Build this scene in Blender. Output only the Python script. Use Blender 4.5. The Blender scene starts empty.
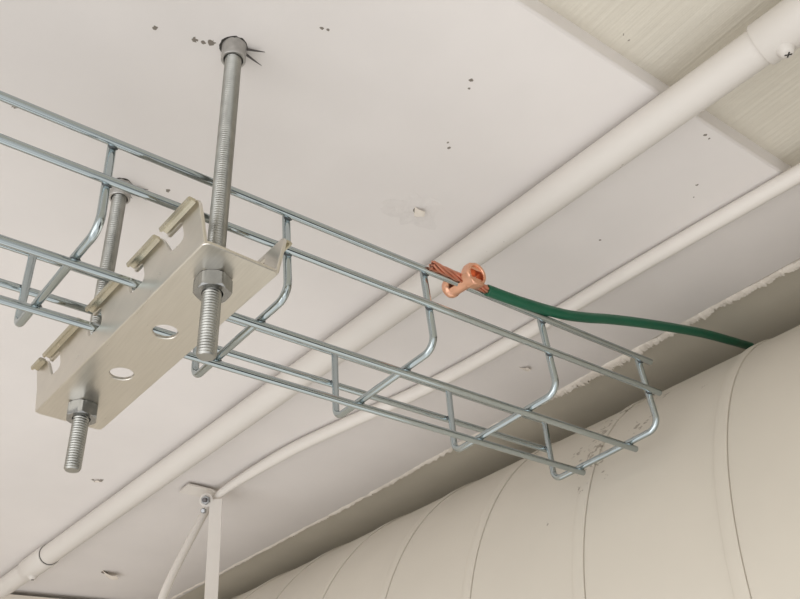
import bpy, bmesh, math, random
from mathutils import Vector, Matrix, noise

S = 0.001                      # the scene is laid out in millimetres, built in metres
random.seed(7)
sc = bpy.context.scene
COL = sc.collection
PI = math.pi

# ------------------------------------------------------------------ camera
def cam_axes(yaw, pitch, roll):
    f = Vector((math.cos(pitch)*math.cos(yaw), math.cos(pitch)*math.sin(yaw), math.sin(pitch)))
    r = Vector((math.sin(yaw), -math.cos(yaw), 0.0))
    u = r.cross(f)
    return (r*math.cos(roll) + u*math.sin(roll), -r*math.sin(roll) + u*math.cos(roll), f)
cr, cu, cf = cam_axes(0.88035320, 0.62079945, -0.08396422)
cam_data = bpy.data.cameras.new('camera')
cam = bpy.data.objects.new('camera', cam_data)
COL.objects.link(cam)
m = Matrix((cr, cu, -cf)).transposed().to_4x4()
m.translation = Vector((-495.56, -436.88, -281.84))*S
cam.matrix_world = m
cam_data.sensor_width = 36.0
cam_data.lens = 911.563*36.0/800.0
cam_data.clip_start = 0.01
cam_data.clip_end = 60
sc.camera = cam

# ------------------------------------------------------------------ world, light, exposure
w = bpy.data.worlds.new('room_light')
sc.world = w
w.use_nodes = True
nt = w.node_tree
nt.nodes.clear()
N = nt.nodes.new
out = N('ShaderNodeOutputWorld'); bg = N('ShaderNodeBackground')
tc = N('ShaderNodeTexCoord')
dot = N('ShaderNodeVectorMath'); dot.operation = 'DOT_PRODUCT'
dot.inputs[1].default_value = Vector((-0.50, -0.22, -0.83)).normalized()
mr = N('ShaderNodeMapRange'); mr.inputs['From Min'].default_value = -1; mr.inputs['From Max'].default_value = 1
mr.inputs['To Min'].default_value = 0.35; mr.inputs['To Max'].default_value = 1.29
nz = N('ShaderNodeTexNoise'); nz.inputs['Scale'].default_value = 2.6; nz.inputs['Detail'].default_value = 1.5
mr2 = N('ShaderNodeMapRange'); mr2.inputs['From Min'].default_value = 0.36; mr2.inputs['From Max'].default_value = 0.62
mr2.inputs['To Min'].default_value = 0.72; mr2.inputs['To Max'].default_value = 1.18
mul = N('ShaderNodeMath'); mul.operation = 'MULTIPLY'
L = nt.links.new
L(tc.outputs['Generated'], dot.inputs[0]); L(dot.outputs['Value'], mr.inputs['Value'])
L(tc.outputs['Generated'], nz.inputs['Vector']); L(nz.outputs['Fac'], mr2.inputs['Value'])
L(mr.outputs['Result'], mul.inputs[0]); L(mr2.outputs['Result'], mul.inputs[1])
# dark band added to the world light, to give the bright metal contrast to mirror
sep = N('ShaderNodeSeparateXYZ'); L(tc.outputs['Generated'], sep.inputs[0])
band = N('ShaderNodeValToRGB'); cr_ = band.color_ramp
for p_, v_ in ((0.0, 1.0), (0.13, 1.0), (0.16, 0.05), (0.33, 0.04), (0.36, 0.9), (0.47, 1.0), (0.50, 0.2), (0.56, 0.15), (0.60, 0.95), (1.0, 1.0)):
    e_ = cr_.elements.new(p_) if p_ not in (0.0, 1.0) else cr_.elements[0 if p_ == 0.0 else -1]
    e_.color = (v_, v_, v_, 1)
mz = N('ShaderNodeMapRange'); mz.inputs['From Min'].default_value = -1; L(sep.outputs['Z'], mz.inputs['Value']); L(mz.outputs[0], band.inputs['Fac'])
mx_ = N('ShaderNodeMapRange'); mx_.inputs['From Min'].default_value = 0.0; mx_.inputs['From Max'].default_value = 0.3; L(sep.outputs['X'], mx_.inputs['Value'])
my_ = N('ShaderNodeMapRange'); my_.inputs['From Min'].default_value = 0.25; my_.inputs['From Max'].default_value = 0.0; L(sep.outputs['Y'], my_.inputs['Value'])
mxy = N('ShaderNodeMath'); mxy.operation = 'MULTIPLY'; L(mx_.outputs[0], mxy.inputs[0]); L(my_.outputs[0], mxy.inputs[1])
mb = N('ShaderNodeMix'); mb.data_type = 'FLOAT'; mb.inputs[2].default_value = 1.0
L(mxy.outputs[0], mb.inputs[0]); L(band.outputs['Color'], mb.inputs[3])
mul2 = N('ShaderNodeMath'); mul2.operation = 'MULTIPLY'; L(mul.outputs[0], mul2.inputs[0]); L(mb.outputs[0], mul2.inputs[1])
L(mul2.outputs[0], bg.inputs['Strength'])
wc = N('ShaderNodeMix'); wc.data_type = 'RGBA'
wc.inputs[6].default_value = (1.0, 0.95, 0.76, 1); wc.inputs[7].default_value = (1.0, 0.99, 0.985, 1)
mw = N('ShaderNodeMapRange'); mw.inputs['From Min'].default_value = -.5; mw.inputs['From Max'].default_value = .72
L(dot.outputs['Value'], mw.inputs['Value']); L(mw.outputs[0], wc.inputs[0]); L(wc.outputs[2], bg.inputs['Color'])
L(bg.outputs[0], out.inputs[0])

ld = bpy.data.lights.new('low_left_fill', 'AREA')
ld.shape = 'RECTANGLE'; ld.size = 2.6; ld.size_y = 2.2; ld.energy = 20; ld.color = (1.0, 0.985, 0.99)
lo = bpy.data.objects.new('left_fill_area', ld); COL.objects.link(lo)  # added soft fill from low on the left
lo.location = (-2.5, -0.6, -1.25)
lo.rotation_euler = (Vector((-0.2, 0.1, 0.1)) - Vector(lo.location)).to_track_quat('-Z', 'Y').to_euler()

vs = sc.view_settings
vs.view_transform = 'Standard'; vs.look = 'None'; vs.gamma = 1.0; vs.use_curve_mapping = False
vs.exposure = 0.0
sc.cycles.use_denoising = True

# ------------------------------------------------------------------ materials
def new_mat(name):
    mt = bpy.data.materials.new(name); mt.use_nodes = True
    return mt, mt.node_tree, mt.node_tree.nodes['Principled BSDF']

def math_node(t, op, a=None, b=None, clamp=False):
    n = t.nodes.new('ShaderNodeMath'); n.operation = op; n.use_clamp = clamp
    for i, v in enumerate((a, b)):
        if v is None: continue
        if isinstance(v, (int, float)): n.inputs[i].default_value = v
        else: t.links.new(v, n.inputs[i])
    return n.outputs[0]

def paint(name, col, rough=0.6, mottling=0.06, bump=0.25, fine=260, streak=None, specks=(), speck_col=(0.20, 0.175, 0.145, 1),
          flakes=(), flake_col=(0.36, 0.32, 0.265, 1)):
    """wall paint: soft mottling, roller texture, optional brush streaks, small dark chips at given places (mm)"""
    mt, t, b = new_mat(name)
    co = t.nodes.new('ShaderNodeTexCoord').outputs['Object']
    n1 = t.nodes.new('ShaderNodeTexNoise'); n1.inputs['Scale'].default_value = 9; n1.inputs['Detail'].default_value = 4
    t.links.new(co, n1.inputs['Vector'])
    r = t.nodes.new('ShaderNodeMapRange'); r.inputs['From Min'].default_value = .3; r.inputs['From Max'].default_value = .7
    r.inputs['To Min'].default_value = 1-mottling; r.inputs['To Max'].default_value = 1+mottling*.4
    t.links.new(n1.outputs['Fac'], r.inputs['Value'])
    mix = t.nodes.new('ShaderNodeMix'); mix.data_type = 'RGBA'; mix.blend_type = 'MULTIPLY'; mix.inputs[0].default_value = 1
    mix.inputs[6].default_value = (*col, 1); t.links.new(r.outputs[0], mix.inputs[7])
    colour = mix.outputs[2]
    n2 = t.nodes.new('ShaderNodeTexNoise'); n2.inputs['Scale'].default_value = fine; n2.inputs['Detail'].default_value = 5
    t.links.new(co, n2.inputs['Vector'])
    n3 = t.nodes.new('ShaderNodeTexNoise'); n3.inputs['Scale'].default_value = 38; n3.inputs['Detail'].default_value = 3
    t.links.new(co, n3.inputs['Vector'])
    h = math_node(t, 'ADD', math_node(t, 'MULTIPLY', n2.outputs['Fac'], .35), n3.outputs['Fac'])
    if streak:
        mp = t.nodes.new('ShaderNodeMapping'); mp.inputs['Rotation'].default_value = (0, 0, streak[0]); mp.inputs['Scale'].default_value = (230, 5, 1)
        t.links.new(co, mp.inputs['Vector'])
        n4 = t.nodes.new('ShaderNodeTexNoise'); n4.inputs['Scale'].default_value = 1; n4.inputs['Detail'].default_value = 3
        t.links.new(mp.outputs[0], n4.inputs['Vector'])
        h = math_node(t, 'ADD', h, math_node(t, 'MULTIPLY', n4.outputs['Fac'], streak[1]))
    bp = t.nodes.new('ShaderNodeBump'); bp.inputs['Strength'].default_value = bump; bp.inputs['Distance'].default_value = .002
    t.links.new(h, bp.inputs['Height']); t.links.new(bp.outputs[0], b.inputs['Normal'])
    def mask(points, scale, soft, bias=0.0):
        # points: (x, y, z, radius) in mm ; irregular blobs
        nn = t.nodes.new('ShaderNodeTexNoise'); nn.inputs['Scale'].default_value = scale; nn.inputs['Detail'].default_value = 3
        t.links.new(co, nn.inputs['Vector'])
        acc = None
        for (x, y, z, rad) in points:
            dn = t.nodes.new('ShaderNodeVectorMath'); dn.operation = 'DISTANCE'
            t.links.new(co, dn.inputs[0]); dn.inputs[1].default_value = (x*S, y*S, z*S)
            v = math_node(t, 'SUBTRACT', 1.0, math_node(t, 'DIVIDE', dn.outputs['Value'], rad*S))
            acc = v if acc is None else math_node(t, 'MAXIMUM', acc, v)
        a = math_node(t, 'ADD', math_node(t, 'ADD', acc, bias), math_node(t, 'MULTIPLY', math_node(t, 'SUBTRACT', nn.outputs['Fac'], .5), soft))
        return math_node(t, 'MULTIPLY', math_node(t, 'MULTIPLY', a, 9.0, True), math_node(t, 'GREATER_THAN', acc, -0.6))
    def over(colour, fac, c):
        mx = t.nodes.new('ShaderNodeMix'); mx.data_type = 'RGBA'
        t.links.new(fac, mx.inputs[0]); t.links.new(colour, mx.inputs[6]); mx.inputs[7].default_value = c
        return mx.outputs[2]
    if specks: colour = over(colour, mask([(x, y, z, r*.62) for x, y, z, r in specks], 620, 2.4), speck_col)
    if flakes: colour = over(colour, mask(flakes, 230, 6.5, -.75), flake_col)
    t.links.new(colour, b.inputs['Base Color'])
    b.inputs['Roughness'].default_value = rough
    b.inputs['Specular IOR Level'].default_value = 0.35
    return mt

def metal(name, col, rough=.3, scratch=0.0, streak_scale=None, var=.12, metallic=1.0, nscale=120):
    mt, t, b = new_mat(name)
    co = t.nodes.new('ShaderNodeTexCoord').outputs['Object']
    src = co
    if streak_scale:
        mp = t.nodes.new('ShaderNodeMapping'); mp.inputs['Scale'].default_value = streak_scale; mp.inputs['Rotation'].default_value = (0, 0, math.radians(-3.5))
        t.links.new(co, mp.inputs['Vector']); src = mp.outputs[0]
    n = t.nodes.new('ShaderNodeTexNoise'); n.inputs['Scale'].default_value = 1 if streak_scale else nscale; n.inputs['Detail'].default_value = 4
    t.links.new(src, n.inputs['Vector'])
    r = t.nodes.new('ShaderNodeMapRange'); r.inputs['From Min'].default_value = .3; r.inputs['From Max'].default_value = .7
    r.inputs['To Min'].default_value = 1-var; r.inputs['To Max'].default_value = 1+var*.5
    t.links.new(n.outputs['Fac'], r.inputs['Value'])
    mix = t.nodes.new('ShaderNodeMix'); mix.data_type = 'RGBA'; mix.blend_type = 'MULTIPLY'; mix.inputs[0].default_value = 1
    mix.inputs[6].default_value = (*col, 1); t.links.new(r.outputs[0], mix.inputs[7])
    t.links.new(mix.outputs[2], b.inputs['Base Color'])
    r2 = t.nodes.new('ShaderNodeMapRange'); r2.inputs['To Min'].default_value = rough*.75; r2.inputs['To Max'].default_value = rough*1.3
    t.links.new(n.outputs['Fac'], r2.inputs['Value']); t.links.new(r2.outputs[0], b.inputs['Roughness'])
    b.inputs['Metallic'].default_value = metallic
    if scratch:
        bp = t.nodes.new('ShaderNodeBump'); bp.inputs['Strength'].default_value = scratch; bp.inputs['Distance'].default_value = .0004
        t.links.new(n.outputs['Fac'], bp.inputs['Height']); t.links.new(bp.outputs[0], b.inputs['Normal'])
    return mt

ZC = 146.0
ceil_specks = [(-387.5,-112.2,ZC,2.2),(-365.5,-117,ZC,3.0),(-356.6,-120.4,ZC,3.6),(-361,-118,ZC,2.2),(-214.4,-181.7,ZC,2.2),(-211,-176,ZC,1.4),(-189.2,-129.6,ZC,1.8),(-193,-133,ZC,1.2),
    (-310.3,-163.7,ZC,1.8),(-307,-164.5,ZC,1.6),(-16.6,-197.7,ZC,1.6),(-8,-188,ZC,1.2),(-324.3,5.7,ZC,2.6),(-52.3,-232.4,ZC,1.8),(-47,-232,ZC,1.3),(-432,-13.4,ZC,2.2),(-30.5,-116.9,ZC,1.3),(-197.8,456,ZC,3.2),(-190,452,ZC,2.6),
    (-142.5,-243,ZC,1.9),(-137.5,-243,ZC,2.3),(-120,-243,ZC,3.0),(-114,-242.5,ZC,3.0)]
M_ceil = paint('ceiling_paint', (0.71, 0.674, 0.645), mottling=.05, bump=.10, specks=ceil_specks)
M_bay = paint('brushed_ceiling_paint', (0.62, 0.58, 0.495), mottling=.07, bump=.30, streak=(math.radians(-4.6), 1.3), specks=[(-149.3,-252,160,2.2),(-143,-250,160,2.0)])
M_strip = paint('shaded_strip_paint', (0.63, 0.585, 0.49), mottling=.10, bump=.18)  # ceiling paint with the shade beside the duct put into its darker, warmer colour
M_pipe = paint('conduit_paint', (0.615, 0.58, 0.535), rough=.5, mottling=.03, bump=.05, specks=[(x+136.0, y-189.7, z-134.0, 3.2) for x, y, z in [[-115.8, -80.9, 124.5], [-115.0, -88.8, 124.5], [-113.9, -96.1, 124.5], [-112.4, -102.9, 124.5], [-101.8, -195.4, 124.5]]])
duct_flakes = [(92,-16,87,11),(89,-1,85.4,10),(67,-4.4,66.5,13),(56,-9,55,12),(45.5,-16,41.9,12),(38.3,-11.7,33.2,12),(31,-10.6,23.3,11),(16.2,-11.2,-1.4,7),(33,-25.2,24.3,8),(51,-50,45.4,9),(47,9,46,9),(20.6,-31.2,3.7,5),(66.3,-106.7,57.3,3),(5.2,15.6,-19.3,4),(84.6,-58.3,78.2,8)]
_dl = (231.5, 319.6, -410.0)
duct_flakes = [(x-_dl[0], y-_dl[1], z-3-_dl[2], r) for x, y, z, r in duct_flakes]
M_duct = paint('duct_paint', (0.63, 0.587, 0.51), rough=.5, mottling=.05, bump=.05, flakes=duct_flakes)
M_white = paint('white_paint', (0.70, 0.66, 0.61), rough=.5, mottling=.03, bump=.05)
M_plaster = paint('plaster', (0.75, 0.69, 0.61), rough=.8, mottling=.12, bump=.8)
M_wall = paint('end_wall_paint', (0.70, 0.64, 0.56), mottling=.05, bump=.1)
M_zinc = metal('galvanised_wire', (0.43, 0.48, 0.49), rough=.09, var=.05, nscale=14)
M_weld = metal('weld_steel', (0.12, 0.13, 0.135), rough=.5)
M_rod = metal('zinc_threaded_rod', (0.41, 0.41, 0.385), rough=.36, var=.2)
M_nut = metal('zinc_nut', (0.37, 0.375, 0.37), rough=.24, var=.1)
M_plate = metal('brushed_steel', (0.68, 0.65, 0.585), rough=.30, streak_scale=(900, 40, 40), var=.05, scratch=.04)
M_lip = metal('cut_steel_edge', (0.56, 0.52, 0.41), rough=.25, var=.1)
M_sleeve = metal('anchor_steel', (0.50, 0.49, 0.47), rough=.38, var=.25)
M_copper = metal('new_copper', (0.90, 0.50, 0.34), rough=.30, var=.08)
M_strand = metal('copper_strand', (0.62, 0.27, 0.18), rough=.35, var=.2)
M_dark = metal('dark_steel', (0.16, 0.15, 0.15), rough=.5, var=.2)
M_bolt = metal('chrome_bolt', (0.40, 0.41, 0.42), rough=.4)
def plastic(name, col, rough):
    mt, t, b = new_mat(name)
    co = t.nodes.new('ShaderNodeTexCoord').outputs['Object']
    n = t.nodes.new('ShaderNodeTexNoise'); n.inputs['Scale'].default_value = 60; t.links.new(co, n.inputs['Vector'])
    mix = t.nodes.new('ShaderNodeMix'); mix.data_type = 'RGBA'; t.links.new(n.outputs['Fac'], mix.inputs[0])
    mix.inputs[6].default_value = (*[c*.85 for c in col], 1); mix.inputs[7].default_value = (*[c*1.15 for c in col], 1)
    t.links.new(mix.outputs[2], b.inputs['Base Color']); b.inputs['Roughness'].default_value = rough
    return mt
M_green = plastic('green_insulation', (0.0, 0.088, 0.042), .42)
M_bare = plastic('bare_plaster', (0.16, 0.135, 0.11), .9)
M_rough = paint('rough_paint', (0.71, 0.674, 0.645), mottling=.10, bump=.9)
M_gap = plastic('hole_dark', (0.03, 0.027, 0.023), .9)

# ------------------------------------------------------------------ mesh helpers (mm)
def V(*a): return Vector(a)

def ring_frames(pts):
    fr = []
    n = len(pts)
    t0 = (pts[1]-pts[0]).normalized()
    ref = Vector((0, 0, 1)) if abs(t0.z) < .9 else Vector((0, 1, 0))
    nrm = (ref - t0*ref.dot(t0)).normalized()
    for i in range(n):
        if i == 0: t = t0
        elif i == n-1: t = (pts[-1]-pts[-2]).normalized()
        else: t = ((pts[i+1]-pts[i]).normalized() + (pts[i]-pts[i-1]).normalized()).normalized()
        nrm = (nrm - t*nrm.dot(t)).normalized()
        fr.append((t, nrm, t.cross(nrm)))
    return fr

def add_tube(bm, pts, r, seg=14, cap=True, bevel=0.0):
    pts = [Vector(p) for p in pts]
    fr = ring_frames(pts)
    rs = [r]*len(pts) if not isinstance(r, (list, tuple)) else list(r)
    if bevel:
        a, b = pts[0], pts[-1]
        pts = [a] + [a + fr[0][0]*bevel] + pts[1:-1] + [b - fr[-1][0]*bevel] + [b]
        rs = [rs[0]-bevel] + [rs[0]] + rs[1:-1] + [rs[-1]] + [rs[-1]-bevel]
        fr = [fr[0], fr[0]] + fr[1:-1] + [fr[-1], fr[-1]]
    rings = []
    for p, (t, n, b), rr in zip(pts, fr, rs):
        rings.append([bm.verts.new(p + (n*math.cos(2*PI*k/seg) + b*math.sin(2*PI*k/seg))*rr) for k in range(seg)])
    for i in range(len(rings)-1):
        for k in range(seg):
            bm.faces.new((rings[i][k], rings[i][(k+1) % seg], rings[i+1][(k+1) % seg], rings[i+1][k]))
    if cap:
        bm.faces.new(list(reversed(rings[0]))); bm.faces.new(rings[-1])
    return rings

def add_lathe(bm, prof, origin, axis, seg=32, rfun=None, cap=True):
    """prof: list of (radius, along) ; revolved about axis through origin"""
    axis = Vector(axis).normalized(); origin = Vector(origin)
    ref = Vector((0, 0, 1)) if abs(axis.z) < .9 else Vector((1, 0, 0))
    u = (ref - axis*ref.dot(axis)).normalized(); v = axis.cross(u)
    rings = []
    for i, (r, a) in enumerate(prof):
        ring = []
        for k in range(seg):
            th = 2*PI*k/seg
            rr, aa = (r, a) if rfun is None else rfun(i, r, a, th)
            ring.append(bm.verts.new(origin + axis*aa + (u*math.cos(th) + v*math.sin(th))*rr))
        rings.append(ring)
    for i in range(len(rings)-1):
        for k in range(seg):
            bm.faces.new((rings[i][k], rings[i][(k+1) % seg], rings[i+1][(k+1) % seg], rings[i+1][k]))
    if cap:
        bm.faces.new(list(reversed(rings[0]))); bm.faces.new(rings[-1])
    return rings

def add_box(bm, c, size, rot=None):
    R = rot or Matrix.Identity(3)
    vs_ = []
    for dx in (-.5, .5):
        for dy in (-.5, .5):
            for dz in (-.5, .5):
                vs_.append(bm.verts.new(Vector(c) + R @ Vector((dx*size[0], dy*size[1], dz*size[2]))))
    for f in ((0,1,3,2),(4,6,7,5),(0,4,5,1),(2,3,7,6),(0,2,6,4),(1,5,7,3)):
        bm.faces.new([vs_[i] for i in f])

def add_prism(bm, pts, vec):
    """extrude an ordered list of 3-D points along vec (works for concave outlines)"""
    a = [bm.verts.new(Vector(p)) for p in pts]; b = [bm.verts.new(Vector(p)+Vector(vec)) for p in pts]
    n = len(a)
    bm.faces.new(a); bm.faces.new(list(reversed(b)))
    for i in range(n):
        bm.faces.new((a[i], b[i], b[(i+1) % n], a[(i+1) % n]))

def obj(name, bm, mat, parent=None, angle=40, bevel=0.0):
    off = parent['_loc'] if parent is not None else (0, 0, 0)
    off = Vector(off)
    bmesh.ops.recalc_face_normals(bm, faces=bm.faces[:])
    for v in bm.verts: v.co = (v.co - off)*S
    big = [f for f in bm.faces if len(f.verts) > 4]
    if big: bmesh.ops.triangulate(bm, faces=big)
    me = bpy.data.meshes.new(name); bm.to_mesh(me); bm.free()
    for p in me.polygons: p.use_smooth = True
    me.set_sharp_from_angle(angle=math.radians(angle))
    me.materials.append(mat)
    o = bpy.data.objects.new(name, me); COL.objects.link(o)
    if parent is not None:
        o.parent = parent
        o['_loc'] = list(off)
    if bevel:
        md = o.modifiers.new('bevel', 'BEVEL'); md.width = bevel*S; md.segments = 2; md.limit_method = 'ANGLE'; md.angle_limit = math.radians(50)
    return o

def thing(name, label, cat, loc, group=None):
    o = bpy.data.objects.new(name, None); COL.objects.link(o)
    o.location = Vector(loc)*S; o['_loc'] = list(loc); o.empty_display_size = .02
    o['label'] = label; o['category'] = cat
    if group: o['group'] = group
    return o

def tag(o, label, cat, group=None):
    o['label'] = label; o['category'] = cat
    if group: o['group'] = group
    return o

def struct(name, bm, mat, **k):
    o = obj(name, bm, mat, **k); o['kind'] = 'structure'
    return o

def arc(p0, p1, p2, r, n=8):
    """polyline p0-p1-p2 with its corner rounded"""
    a = (p0-p1).normalized(); b = (p2-p1).normalized()
    ang = a.angle(b); t = r/math.tan(ang/2)
    s, e = p1+a*t, p1+b*t
    c = p1 + (a+b).normalized()*(r/math.sin(ang/2))
    out_ = []
    u = (s-c).normalized(); vv = (e-c); vv = (vv - u*vv.dot(u)).normalized()
    tot = PI-ang
    for i in range(n+1):
        th = tot*i/n
        out_.append(c + (u*math.cos(th)+vv*math.sin(th))*r)
    return out_

def spline(pts, n=10):
    pts = [Vector(p) for p in pts]
    P = [pts[0]*2-pts[1]] + pts + [pts[-1]*2-pts[-2]]
    o = []
    for i in range(1, len(P)-2):
        for k in range(n):
            t = k/n
            o.append(.5*((2*P[i]) + (P[i+1]-P[i-1])*t + (2*P[i-1]-5*P[i]+4*P[i+1]-P[i+2])*t*t + (3*P[i]-P[i-1]-3*P[i+1]+P[i+2])*t**3))
    o.append(pts[-1])
    return o

# room directions: pipes, duct and ceiling crack all run along D
A = math.radians(4.6)
D = V(-math.sin(A), math.cos(A), 0); E = V(math.cos(A), math.sin(A), 0)
def de(e, d, z): return E*e + D*d + V(0, 0, z)

# ------------------------------------------------------------------ structure
bm = bmesh.new()                                    # main ceiling slab
def crack_e(y): return 0
add_prism(bm, [V(-2600,-240,ZC), V(de(112,-200,0).x+4,-240,ZC), V(*de(112,1080,ZC)), V(-2600,1080,ZC)], V(0,0,60))
struct('ceiling', bm, M_ceil, bevel=2.0)
bm = bmesh.new()                                    # nearer bay, one step higher
add_prism(bm, [V(-2600,-2600,ZC+15), V(1500,-2600,ZC+15), V(1500,-239,ZC+15), V(-2600,-239,ZC+15)], V(0,0,60))
struct('ceiling.001', bm, M_bay)
bm = bmesh.new()                                    # strip between the plaster ridge and the duct
add_prism(bm, [V(*de(100,-236,ZC+4)), V(1500,-240,ZC+20), V(1500,1080,ZC+20), V(*de(100,1080,ZC+4))], V(0,0,60))
struct('ceiling.002', bm, M_strip)
bm = bmesh.new()
q0, q1 = V(-1500, 980, 0), V(900, 700, 0)
dirw = (V(-35.4,804.8,0)-V(-177.9,825.1,0)).normalized()
q0 = V(-177.9,825.1,0) - dirw*2200; q1 = V(-177.9,825.1,0) + dirw*1400
nb = V(-dirw.y, dirw.x, 0)
add_prism(bm, [q0+V(0,0,139), q1+V(0,0,139), q1+V(0,0,-900), q0+V(0,0,-900)], nb*60)
struct('wall_back', bm, M_wall)

# ragged plaster ridge along the joint
bm = bmesh.new()
up = [(136,-240),(130.6,-184.9),(126.7,-149.7),(121.4,-113.3),(117.1,-74),(119,-47.4),(113.8,-31.1),(110.3,14.6),(106.6,63.3),(101.2,114),(95,170),(89.4,231.3),(82.4,345.3),(69.4,475.2),(54.4,625.4),(38,790)]
wd = [3.5,3.5,4.5,5,5.5,4.5,6.5,8.5,6.5,4,4,4,3.5,3,3,2.5]
rows = []
NR = 1000
for i in range(NR+1):
    f = i/NR*(len(up)-1); k = min(int(f), len(up)-2); t = f-k
    x = up[k][0]*(1-t)+up[k+1][0]*t; y = up[k][1]*(1-t)+up[k+1][1]*t; ww = wd[k]*(1-t)+wd[k+1]*t
    j = noise.fractal(V(y*.06, 3, 1), .8, 2.1, 4); j2 = noise.fractal(V(y*.16, 9, 4), .5, 2.1, 5); j3 = noise.fractal(V(y*.05, 20, 4), .8, 2.1, 4)
    x += j3*1.6
    j4 = noise.fractal(V(y*.5, 31, 2), .6, 2.1, 4); wv = max(ww*(1+.5*j2+.35*j4), .8); th_k = 1+.5*j4; th = max(min(ww*.38, 3.0)*(1+.8*j)*th_k, .5)
    rows.append([bm.verts.new(p) for p in (V(x-1.5,y,ZC+.5), V(x+.6,y,ZC-th*.45), V(x+wv*.55,y,ZC-th*.8), V(x+wv,y+j*1.5,ZC-th), V(x+wv+.3,y+j*1.5,ZC+6), V(x-1.5,y,ZC+6))])
for i in range(NR):
    for k in range(6):
        bm.faces.new((rows[i][k], rows[i][(k+1)%6], rows[i+1][(k+1)%6], rows[i+1][k]))
struct('trim_1', bm, M_plaster, angle=55)

# ------------------------------------------------------------------ round duct
EC, ZD, RD = 256.3, -136.5, 273.5
DD = (D + V(0, 0, .016)).normalized()          # the duct sags a little toward the camera
bands = [-262, -138.9, -20.3, 92.6, 203.5, 313, 423, 533, 645, 757]
duct = thing('round_duct', 'large round cream-painted ventilation duct with raised bands, running under the ceiling', 'duct', (231.5, 319.6, -410.0))
prof = [(RD, -900)]
for b in bands:
    prof += [(RD, b-.6), (RD-.6, b-.45), (RD-.6, b-.1), (RD, b+.1), (RD, b+60)]
prof += [(RD, 815)]
bm = bmesh.new(); add_lathe(bm, prof, de(EC, 0, ZD), DD, seg=160)
obj('duct_shell', bm, M_duct, duct, angle=30)
for b in bands:
    bm = bmesh.new()
    add_lathe(bm, [(RD-1.5, b-.1), (RD+.9, b-.1), (RD+1.5, b+1.2), (RD+1.5, b+8), (RD+1.1, b+9.6), (RD-1.5, b+10.2), (RD-1.5, b-.1)], de(EC, 0, ZD), DD, seg=160, cap=False)
    obj('seam_band', bm, M_duct, duct, angle=50)

# ------------------------------------------------------------------ conduit pipe with couplings
EP, RP = -120.3, 12.0
ZP = ZC - RP
pipe = thing('conduit_pipe', 'thick white-painted conduit pipe running along the ceiling past the cable tray', 'pipe', tuple(de(EP, 200, ZP)))
bm = bmesh.new(); add_tube(bm, [de(EP, -1200, ZP-.2), de(EP, 801, ZP-.2)], RP, seg=40)
obj('pipe', bm, M_pipe, pipe)
def screw(parent, c, ax, boss=6.0, hgt=3.6):
    c = Vector(c); ax = Vector(ax).normalized()
    bm = bmesh.new()
    add_lathe(bm, [(boss*.95, -4), (boss*.95, 0), (boss*.7, hgt*.55), (boss*.64, hgt*.8), (boss*.5, hgt), (0.01, hgt*1.08)], c, ax, seg=24)
    s = obj('set_screw', bm, M_pipe, parent)
    u = ax.orthogonal().normalized(); v = ax.cross(u); R = Matrix((u, v, ax)).transposed()
    bm = bmesh.new()
    add_box(bm, c+ax*hgt*1.0, (boss*.7, boss*.14, .9), R); add_box(bm, c+ax*hgt*1.0, (boss*.14, boss*.7, .9), R)
    obj('screw_slot', bm, M_gap, s)
def coupling(a, b, angs, lab, dark_far):
    bm = bmesh.new()
    add_lathe(bm, [(RP-.5, a-.2), (RP+1.4, a), (RP+1.9, a+.8), (RP+1.9, b-.8), (RP+1.4, b), (RP-.5, b+.2)], de(EP, 0, ZP-.2), D, seg=48, cap=False)
    cp = obj('coupling', bm, M_pipe, pipe); cp['label'] = lab
    ring = bmesh.new()
    for dd in dark_far:
        add_lathe(ring, [(RP+.05, dd-.5), (RP+.5, dd-.5), (RP+.5, dd+.5), (RP+.05, dd+.5)], de(EP, 0, ZP-.2), D, seg=48, cap=False)
    if dark_far: obj('joint_gap', ring, M_gap, cp)
    for (dpos, th) in angs:
        ax = E*math.cos(th) + V(0,0,math.sin(th))
        screw(cp, de(EP, dpos, ZP-.2) + ax*(RP+1.4), ax)
coupling(-372, -294, [(-305, math.radians(-84))], 'coupling sleeve with a cross-slotted screw', [])
coupling(662, 722, [(706, math.radians(-85))], 'short coupling sleeve with one screw near the end wall', [661.4])

# ------------------------------------------------------------------ thin painted cable
bm = bmesh.new()
RCB = 6.3
pts = [V(96,-800,ZC-3), V(38.5,-330,140)] + [V(28.5,-249.4,139.3), V(12.4,-117.3,139.3), V(0,10,139.4), V(-17,119.5,139.4), V(-41,208.8,139.4), V(-58,277.4,139.3), V(-69,344.6,138), V(-73.5,394,137.5), V(-75.5,408,134.6), V(-78.5,420,128), V(-84,424,117), V(-99.5,424,82), V(-114.5,423,47), V(-125.5,422,16), V(-134,421,-25), V(-138,420,-90), V(-139,419,-180)]
sp = spline(pts, 8)
add_tube(bm, sp, [RCB if p.y < 300 else max(4.3, RCB - (p.y-300)*.018) for p in sp], seg=18)
tag(obj('painted_cable', bm, M_white), 'thin white painted cable along the ceiling, bending at the clip and hanging down', 'cable')

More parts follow.
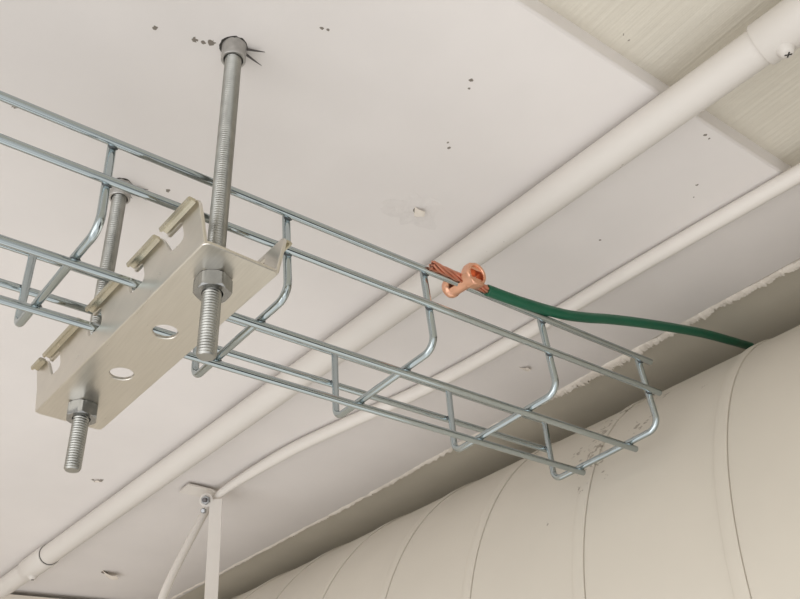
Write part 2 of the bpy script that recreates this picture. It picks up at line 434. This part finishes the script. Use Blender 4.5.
# ------------------------------------------------------------------ hanger strap with bolt
hs = thing('hanger_strap', 'white flat hanger strap bolted to an angle plate under the ceiling', 'strap', (-70, 430, 130))
bm = bmesh.new()                                     # bent plate: flat under the ceiling, curling down at its right end
prof2 = [V(-110,0,143.2), V(-84,0,142.4)]
for k in range(1, 9):
    th = PI/2*k/8
    prof2.append(V(-84+15*math.sin(th), 0, 127.4+15*math.cos(th)))
prof2.append(V(-69, 0, 112))
inner = []
for i, p in enumerate(prof2):
    t = (prof2[min(i+1, len(prof2)-1)]-prof2[max(i-1, 0)]).normalized(); inner.append(p + V(t.z, 0, -t.x)*1.8*1)
inner = [V(p.x, 0, p.z) for p in inner]
poly = [p+V(0,411,0) for p in prof2] + [p+V(0,411,0) for p in reversed(inner)]
add_prism(bm, poly, V(0, 22, 0))
obj('angle_plate', bm, M_white, hs, angle=50)
bm = bmesh.new()                                     # vertical strap, slightly twisted
rows = []
for i in range(31):
    z = 128.5 - i*11; tw = math.radians(-38 + 26*min(1, i/12)); wv = V(math.cos(tw), math.sin(tw), 0); nv = V(-wv.y, wv.x, 0)
    c = V(-79.5, 405, z)
    rows.append([bm.verts.new(c+wv*sx*6.6+nv*sy*1.1) for sx, sy in ((-1,-1),(1,-1),(1,1),(-1,1))])
for i in range(30):
    for k in range(4): bm.faces.new((rows[i][k], rows[i][(k+1)%4], rows[i+1][(k+1)%4], rows[i+1][k]))
bm.faces.new(rows[0][::-1]); bm.faces.new(rows[-1])
obj('strap', bm, M_white, hs, angle=30)
bx = V(-.62, -.70, -.36).normalized(); bc = V(-88, 411, 128)
def hexr(R, rot=0):
    return lambda th: (R*math.cos(PI/6))/math.cos(((th+rot) % (PI/3)) - PI/6)
bm = bmesh.new(); add_lathe(bm, [(2.5,-1),(7.2,-1),(7.4,0),(7.2,1.2),(3.0,1.2)], bc, bx, seg=28); obj('washer', bm, M_white, hs)
hr = hexr(5.0)
bm = bmesh.new(); add_lathe(bm, [(1,1.0),(1,1.3),(1,4.3),(.8,5.2)], bc, bx, seg=48, rfun=lambda i, r, a, th: (hr(th)*r, a)); obj('bolt_head', bm, M_bolt, hs, angle=30)
bm = bmesh.new(); add_lathe(bm, [(2.6,5),(2.6,8.4),(1.8,9.2)], bc, bx, seg=20); obj('bolt_shank', bm, M_dark, hs)
bm = bmesh.new(); hr2 = hexr(3.0)
add_lathe(bm, [(1,-1),(1,3),(.7,3.8)], bc + V(-1.5, 2, -11.5), bx, seg=36, rfun=lambda i, r, a, th: (hr2(th)*r, a)); obj('lock_nut', bm, M_bolt, hs, angle=30)

# ------------------------------------------------------------------ cable tray
RW = 2.3
YN, Y3, Y4, YF = -106.7, -76.7, -30.1, 0.0
ZL = -2.0                       # the two base wires run under the cross wires
Z1, Z2 = 55.0, 29.4
tray = thing('cable_tray', 'galvanised wire mesh cable tray hanging below the ceiling on a steel bracket', 'cable tray', (-300, -53, 0))
for (y, z, x1, zz) in ((YN, Z1, 8.5, 0), (YN, Z2, 9.5, 0), (Y3, ZL, 8.0, 0), (Y4, ZL, 2.8, 0), (YF, Z2, 2.0, 0), (YF, Z1, 2.0, 0)):
    bm = bmesh.new(); add_tube(bm, [V(-760, y, z), V(-380, y, z), V(x1, y, z)], RW, seg=18, bevel=.5)
    obj('longitudinal_wire', bm, M_zinc, tray)
CW = RW*2 - .25
for (xa, xb, xf) in ((-397.5, -397.5, -402.5), (-296.5, -295.5, -299.5), (-199, -196.5, -199.5), (-99, -96, -99.5), (-.5, 3, -1), (-497, -497, -500), (-597, -597, -600)):
    yn, yf, zb = YN+CW, YF-CW, 2.1
    p0, p1, p2, p3 = V(xa, yn, Z1+2.2), V(xb, yn-.8, zb), V(xf-.5, yf, zb-.6), V(xf, yf, Z1+1.2)
    bm = bmesh.new()
    add_tube(bm, [p0] + arc(p0, p1, p2, 9) + arc(p1, p2, p3, 7) + [p3], RW, seg=18, bevel=.5)
    cw = obj('cross_wire', bm, M_zinc, tray)
    for p in (V(xa, YN+CW*.5, Z1-.6), V(xa, YN+CW*.5, Z2-.6), V(xb+(xf-xb)*.25, Y3, .3), V(xb+(xf-xb)*.72, Y4, .3), V(xf, YF-CW*.5, Z2), ):
        bm = bmesh.new()
        bmesh.ops.create_icosphere(bm, subdivisions=2, radius=1.0)
        for v in bm.verts: v.co = Vector((v.co.x*2.9, v.co.y*2.0, v.co.z*1.9)) + p
        obj('weld', bm, M_weld, cw)

# ------------------------------------------------------------------ bracket
PH = math.radians(3.5)
EX = V(math.cos(PH), math.sin(PH), 0); EY = V(-math.sin(PH), math.cos(PH), 0)
ZB = -17.0
def lb(x, y, h): return EX*x + EY*y + V(0, 0, ZB+h)
XL, XR, YA, YB = -369.3, -329.2, -118.6, 69.8
br = thing('trapeze_bracket', 'brushed steel channel bracket with hooked slots carrying the wire tray', 'bracket', tuple(lb(-349, -25, 0)))

def plate2d(outline, holes, th, bev):
    cu_ = bpy.data.curves.new('outline', 'CURVE'); cu_.dimensions = '2D'; cu_.fill_mode = 'BOTH'
    cu_.extrude = (th/2-bev)*S; cu_.bevel_depth = bev*S; cu_.bevel_resolution = 0; cu_.offset = -bev*S
    for poly_ in [outline]+holes:
        s = cu_.splines.new('POLY'); s.points.add(len(poly_)-1); s.use_cyclic_u = True
        for i, p in enumerate(poly_): s.points[i].co = (p[0]*S, p[1]*S, 0, 1)
    o = bpy.data.objects.new('outline', cu_); COL.objects.link(o)
    dg = bpy.context.evaluated_depsgraph_get(); dg.update()
    me = bpy.data.meshes.new_from_object(o.evaluated_get(dg))
    b_ = bmesh.new(); b_.from_mesh(me)
    bmesh.ops.remove_doubles(b_, verts=b_.verts, dist=1e-6)
    for v in b_.verts: v.co /= S
    bpy.data.objects.remove(o); bpy.data.curves.remove(cu_); bpy.data.meshes.remove(me)
    return b_
def circle(cx, cy, r, ry=None, n=36): return [(cx+r*math.cos(2*PI*k/n), cy+(ry or r)*math.sin(2*PI*k/n)) for k in range(n)]
def rrect(x0, y0, x1, y1, r, n=6):
    o = []
    for (cx, cy, a0) in ((x1-r, y1-r, 0), (x0+r, y1-r, 90), (x0+r, y0+r, 180), (x1-r, y0+r, 270)):
        for k in range(n+1):
            a = math.radians(a0+90*k/n); o.append((cx+r*math.cos(a), cy+r*math.sin(a)))
    return o
TH = 2.0
b_ = plate2d(rrect(XL, YA, XR, YB, 3.2), [circle(-351.2, -96.1, 5.6), circle(-349.4, 48.5, 5.6), circle(-349.0, -44.7, 6.3), circle(-348.4, 4.4, 6.3)], TH, .35)
for v in b_.verts: v.co = lb(v.co.x, v.co.y, v.co.z + TH/2)
obj('base_plate', b_, M_plate, br, angle=35)

# flange profile (y, h): four hooked slots with a finger over each
tips = [(-88.5, -81.5, -102.5, -89.3), (-55.0, -43.5, -64.0, -48.5), (-8.0, 4.0, -17.5, -1.5), (47.0, 52.5, 33.5, 46.4)]
HT, HF, HS = 25.0, 21.4, 12.0
fp = [(YA+.6, 0.4), (YA+.2, 17), (YA+.4, HT-3), (YA+1.4, HT-.8), (YA+3.4, HT)]
for (t, u, na, fb) in tips:
    fp += [(t-.6, HT), (t, HT-.6), (t, HF+.4), (t-.5, HF), (na+1.5, HF), (na, HF-1.2), (na, HS+2.4), (na+1, HS+.6), (na+3, HS), (fb-2.4, HS), (fb-.6, HS+.8), (fb+.4, HS+2.2), (u-3.4, HT-3.4), (u-1.6, HT-1), (u, HT)]
fp += [(YB-6.5, HT), (YB-5.2, HT-1.5), (YB-4, 12), (YB-1.2, 3.0), (YB-.6, 0.4)]
def flange(xside, sgn, name='flange'):
    def P(y, h): return lb(xside + sgn*.2*h, y, h)
    f2 = plate2d(fp, [], TH, .3)
    for v in f2.verts:
        y, h, n = v.co.x, v.co.y, v.co.z
        v.co = P(y, h) + EX*(-sgn)*(TH/2) + EX*n
    fl_ = obj(name, f2, M_plate, br, angle=35)
    # folded raw-edged lip along the top of every tongue
    segs = [(YA+2.6, tips[0][0])] + [(tips[i][1]-.8, tips[i+1][0]) for i in range(3)] + [(tips[3][1]-.8, YB-6.6)]
    for (a, c) in segs:
        lp = bmesh.new()
        cs = [(sgn*.1, HT-1.9), (sgn*.1, HT+.1), (sgn*3.0, HT+.3), (sgn*4.2, HT-.6), (sgn*3.9, HT-2.3), (sgn*2.8, HT-2.3), (sgn*2.4, HT-1.2)]
        add_prism(lp, [P(a, h) + EX*dx for dx, h in cs], EY*(c-a))
        obj('folded_lip', lp, M_lip, fl_, angle=30)
flange(XL, -1); flange(XR, 1)

# ------------------------------------------------------------------ threaded rods, nuts, anchors
def threaded(bm, p0, p1, r, pitch=1.5, depth=.55, seg=28):
    p0, p1 = Vector(p0), Vector(p1); ax = (p1-p0); Ln = ax.length; ax.normalize()
    u = ax.orthogonal().normalized(); v = ax.cross(u)
    n = int(Ln/(pitch/4)); rings = []
    for i in range(n+1):
        s = Ln*i/n; ring = []
        for k in range(seg):
            th = 2*PI*k/seg
            ph = (s/pitch + k/seg) % 1.0
            rr = r - depth*(1-abs(2*ph-1))
            if s < 1.2: rr = min(rr, r-1.0+s*.8)
            ring.append(bm.verts.new(p0 + ax*s + (u*math.cos(th)+v*math.sin(th))*rr))
        rings.append(ring)
    for i in range(n):
        for k in range(seg): bm.faces.new((rings[i][k], rings[i][(k+1)%seg], rings[i+1][(k+1)%seg], rings[i+1][k]))
    bm.faces.new(rings[0][::-1]); bm.faces.new(rings[-1])

rodA = (V(-345.6,-116.2,-59.5), V(-344.9,-125.2,ZC-1))
rodB = (V(-352.5,28.5,-56), V(-352.2,17.0,ZC-1))
labs = [('galvanised threaded rod nearest the camera, through the bracket end beside the large conduit side', ), ]
def rod_set(p0, p1, rlab, nlab, alab, nrot, flk):
    ax = (p1-p0).normalized()
    bm = bmesh.new(); threaded(bm, p0, p1, 4.75)
    tag(obj('threaded_rod', bm, M_rod, angle=25), rlab, 'rod', 'threaded hanger rods')
    # hex nut under the plate
    hz = ZB - .15; c = p0 + ax*((hz-p0.z)/ax.z)
    hx = hexr(9.25, nrot)
    prof_ = [(1,0),(1,.01),(1,8.2),(1,8.5)]
    def rf(i, r, a, th):
        R = hx(th); cham = max(0, (R-8.15))*.62
        if i == 0: return 5.08, 0.0
        if i == 1: return min(R, 8.3), 0.0
        if i == 2: return R, .25+cham
        if i == 3: return R, 8.25-cham
        if i == 4: return min(R, 8.05), 8.3
        return 5.08, 8.3
    bm = bmesh.new()
    rg = add_lathe(bm, [(1,0)]*6, c, V(0,0,-1), seg=72, rfun=rf, cap=False)
    for k in range(72): bm.faces.new((rg[5][k], rg[5][(k+1)%72], rg[0][(k+1)%72], rg[0][k]))
    tag(obj('hex_nut', bm, M_nut, angle=28), nlab, 'nut', 'hex nuts under the bracket')
    # anchor sleeve sticking out of the ceiling
    top = p0 + ax*((ZC-p0.z)/ax.z)
    an = thing('ceiling_anchor', alab, 'anchor', tuple(top), 'drop-in anchors in the ceiling')
    bm = bmesh.new()
    rg = add_lathe(bm, [(5.2,-1),(7.0,-1),(7.0,11.2),(6.6,11.8),(5.6,11.8),(5.25,11.0)], top, -ax, seg=32, cap=False)
    for k in range(32): bm.faces.new((rg[5][k], rg[5][(k+1)%32], rg[0][(k+1)%32], rg[0][k]))
    obj('sleeve', bm, M_sleeve, an)
    bm = bmesh.new()                                   # ragged rim of the drilled hole
    rr = random.Random(flk)
    ring = []
    for k in range(26):
        th = 2*PI*k/26; r_ = 7.1 + rr.random()*.8 + (1.6*max(0, math.cos(th-2.0)))
        ring.append((bm.verts.new(top+V(6.2*math.cos(th), 6.2*math.sin(th), -.8-rr.random()*1.2)), bm.verts.new(top+V(r_*math.cos(th), r_*math.sin(th), .1)), bm.verts.new(top+V(6.2*math.cos(th), 6.2*math.sin(th), .1))))
    for k in range(26):
        a, b = ring[k], ring[(k+1)%26]
        for i in range(3): bm.faces.new((a[i], b[i], b[(i+1)%3], a[(i+1)%3]))
    obj('chipped_rim', bm, M_gap, an, angle=20)
    for (dx, dy, dz, ln) in ((1.0, .05, -.22, 12), (.92, -.42, -.05, 11), (.8, .5, -.1, 6)):
        dv = V(dx, dy, 0).normalized()
        a = top + dv*6.3 + V(0,0,-.8); bq = a + dv*ln + V(0,0,dz*ln); wv = V(-dv.y, dv.x, 0)
        bm = bmesh.new()
        add_prism(bm, [a-wv*.8, a+wv*.8, (a+bq)/2+wv*.6, bq, (a+bq)/2-wv*.4], V(0,0,-.5))
        obj('torn_splinter', bm, M_dark, an)
rod_set(*rodA, 'galvanised threaded rod dropping full length in front of both upper tray wires',
        'galvanised hex nut beside the right-hand oval hole, under the nearer bracket end',
        'steel anchor sleeve in the bare ceiling above the full-length rod', .55, 3)
rod_set(*rodB, 'galvanised threaded rod behind the tray, its stub below the far bracket end',
        'galvanised hex nut at the lower-left corner of the bracket plate',
        'steel anchor sleeve seen just below the second wire of the tray', .2, 5)

# ------------------------------------------------------------------ copper split bolt and green earth wire
gw = thing('ground_wire', 'green insulated earth wire clamped to the tray and leading over the duct', 'wire', (-150, -106, 60))
wp = [V(-155.8,-111.8,53.9), V(-126.5,-111.6,55.6), V(-86,-109.5,62.3), V(-57,-108.8,69.8), V(-29,-108,78.8), V(21.5,-106,93.5), V(92.5,-103,112), V(150,-97.5,126), V(172,-94,132.3), V(190,-92,136.8)]
bm = bmesh.new(); sp = spline(wp, 10); add_tube(bm, sp, 3.7, seg=18, bevel=.4)
obj('insulation', bm, M_green, gw)
axis = [V(-199.5,-111.2,56.2), V(-190,-111.6,55.6), V(-178,-111.8,55), V(-166,-111.8,54.6), V(-152,-111.8,54)]
cl = spline(axis, 10); fr = ring_frames(cl)
for s in range(7):
    bm = bmesh.new(); pts_ = []
    for i, (p, (t, n, b)) in enumerate(zip(cl, fr)):
        th = 2*PI*s/6 + i*.16
        rr = 0 if s == 6 else 1.8 + max(0, (7-i)*.10)
        pts_.append(p + (n*math.cos(th)+b*math.sin(th))*rr)
    add_tube(bm, pts_, .98, seg=8)
    obj('copper_strand', bm, M_strand, gw)

sb = thing('split_bolt_connector', 'copper split bolt clamping the bare wire end to the top tray wire', 'connector', (-172, -107, 57))
c0 = V(-171.8, -106.7, 57.2)
ay = V(.02, -1, -.13).normalized()
xa_ = V(1, 0, 0); za_ = xa_.cross(ay)*-1
if za_.z < 0: za_ = -za_
def cp(a, x=0, z=0): return c0 + ay*a + xa_*x + za_*z       # a > 0 toward the camera side
bm = bmesh.new()                                       # rounded head behind the tray wire
add_lathe(bm, [(4.4,-12.8),(5.9,-12.2),(6.5,-11.0),(6.5,-8.6),(5.9,-7.6),(4.6,-6.9)], cp(0), ay, seg=36); obj('bolt_head', bm, M_copper, sb)
bm = bmesh.new()                                       # two prongs above and below the clamped wires
for sgn in (-1, 1):
    pr_ = []
    r_, h0 = 5.2, 2.75
    t0 = math.asin(h0/r_)
    for k in range(13):
        th = t0 + (PI-2*t0)*k/12
        pr_.append((r_*math.cos(th), sgn*r_*math.sin(th) - .9))
    add_prism(bm, [cp(-7.2, x, z) for x, z in pr_], ay*21.0)
obj('split_shank', bm, M_copper, sb, angle=35)
hx3 = hexr(8.4, .3)
def rf3(i, r, a, th):
    R = hx3(th); cham = max(0, R-7.4)*.6
    return [(5.3, 8.0), (min(R,7.5), 8.0), (R, 8.3+cham), (R, 14.4-cham), (min(R,7.3), 14.7), (5.7, 14.8), (5.3, 14.0)][i]
bm = bmesh.new()
rg = add_lathe(bm, [(1,0)]*7, cp(0, 0, -.9), ay, seg=60, rfun=rf3, cap=False)
for k in range(60): bm.faces.new((rg[6][k], rg[6][(k+1)%60], rg[0][(k+1)%60], rg[0][k]))
obj('clamp_nut', bm, M_copper, sb, angle=30)
bm = bmesh.new()                                       # pressure bar between the wire and the nut
add_box(bm, cp(7.9, 0, -.9), (8.5, 1.0, 5.2))
obj('pressure_bar', bm, M_copper, sb)

# ------------------------------------------------------------------ flakes of paint on the ceiling
def flake(loc, size, rot, lab, seed, hole=True, patch=0):
    rr = random.Random(seed)
    t = thing('paint_flake', lab, 'paint flake', tuple(loc), 'peeling paint on the ceiling')
    bm = bmesh.new(); c = Vector(loc)
    R = Matrix.Rotation(rot, 3, 'Z')
    # a curled chip that hangs by one edge
    rows_ = []
    for i in range(7):
        a = i/6; row = []
        for k in range(6):
            b = k/5-.5
            x = b*size*(1.0-.55*a) + rr.uniform(-.3, .3); y = size*(.75*a); z = -size*.30*math.sin(a*1.9) + .2*rr.random()
            row.append(c + R @ V(x, y-size*.3, z - .15))
        rows_.append(row)
    tv = [[bm.verts.new(p) for p in r_] for r_ in rows_]; bv = [[bm.verts.new(p+V(0,0,.45)) for p in r_] for r_ in rows_]
    for i in range(6):
        for k in range(5):
            bm.faces.new((tv[i][k], tv[i][k+1], tv[i+1][k+1], tv[i+1][k])); bm.faces.new((bv[i][k], bv[i+1][k], bv[i+1][k+1], bv[i][k+1]))
    for k in range(5):
        bm.faces.new((tv[0][k], bv[0][k], bv[0][k+1], tv[0][k+1])); bm.faces.new((tv[6][k], tv[6][k+1], bv[6][k+1], bv[6][k]))
    for i in range(6):
        bm.faces.new((tv[i][0], tv[i+1][0], bv[i+1][0], bv[i][0])); bm.faces.new((tv[i][5], bv[i][5], bv[i+1][5], tv[i+1][5]))
    obj('flake', bm, M_plaster, t, angle=60)
    if patch:
        bm = bmesh.new(); ring = []
        for k in range(40):
            th = 2*PI*k/40; r_ = patch*(1+.5*noise.fractal(V(math.cos(th)*1.3, math.sin(th)*1.3, seed), .7, 2, 3))
            ring.append(c + V(-2+r_*1.2*math.cos(th), 3+r_*math.sin(th), -.18))
        add_prism(bm, ring, V(0,0,.3)); obj('rough_patch', bm, M_rough, t)
    if hole:
        bm = bmesh.new(); ring = []
        for k in range(18):
            th = 2*PI*k/18; r_ = size*.22*(.7+.6*rr.random())
            ring.append(c + R @ V(r_*1.3*math.cos(th)+size*.1, r_*.6*math.sin(th)-size*.25, -.25))
        add_prism(bm, ring, V(0,0,.35)); obj('bare_patch', bm, M_bare, t)
flake(V(-168, -69, ZC), 10, math.radians(235), 'curled paint flake hanging from the ceiling above the copper connector', 11, patch=17)
flake(V(-74, 712, ZC), 24, math.radians(235), 'white torn paint flake beside the hanging cable near the end wall', 12)
flake(V(-193, 455, ZC), 9, math.radians(150), 'tiny paint flake left of the thick conduit, below the shorter rod stub', 13, hole=True)
flake(V(48.7, 50.7, ZC), 10, math.radians(190), 'small paint flake on the ceiling behind the right end of the tray', 14, hole=False)

for o in bpy.data.objects:
    if '_loc' in o: del o['_loc']
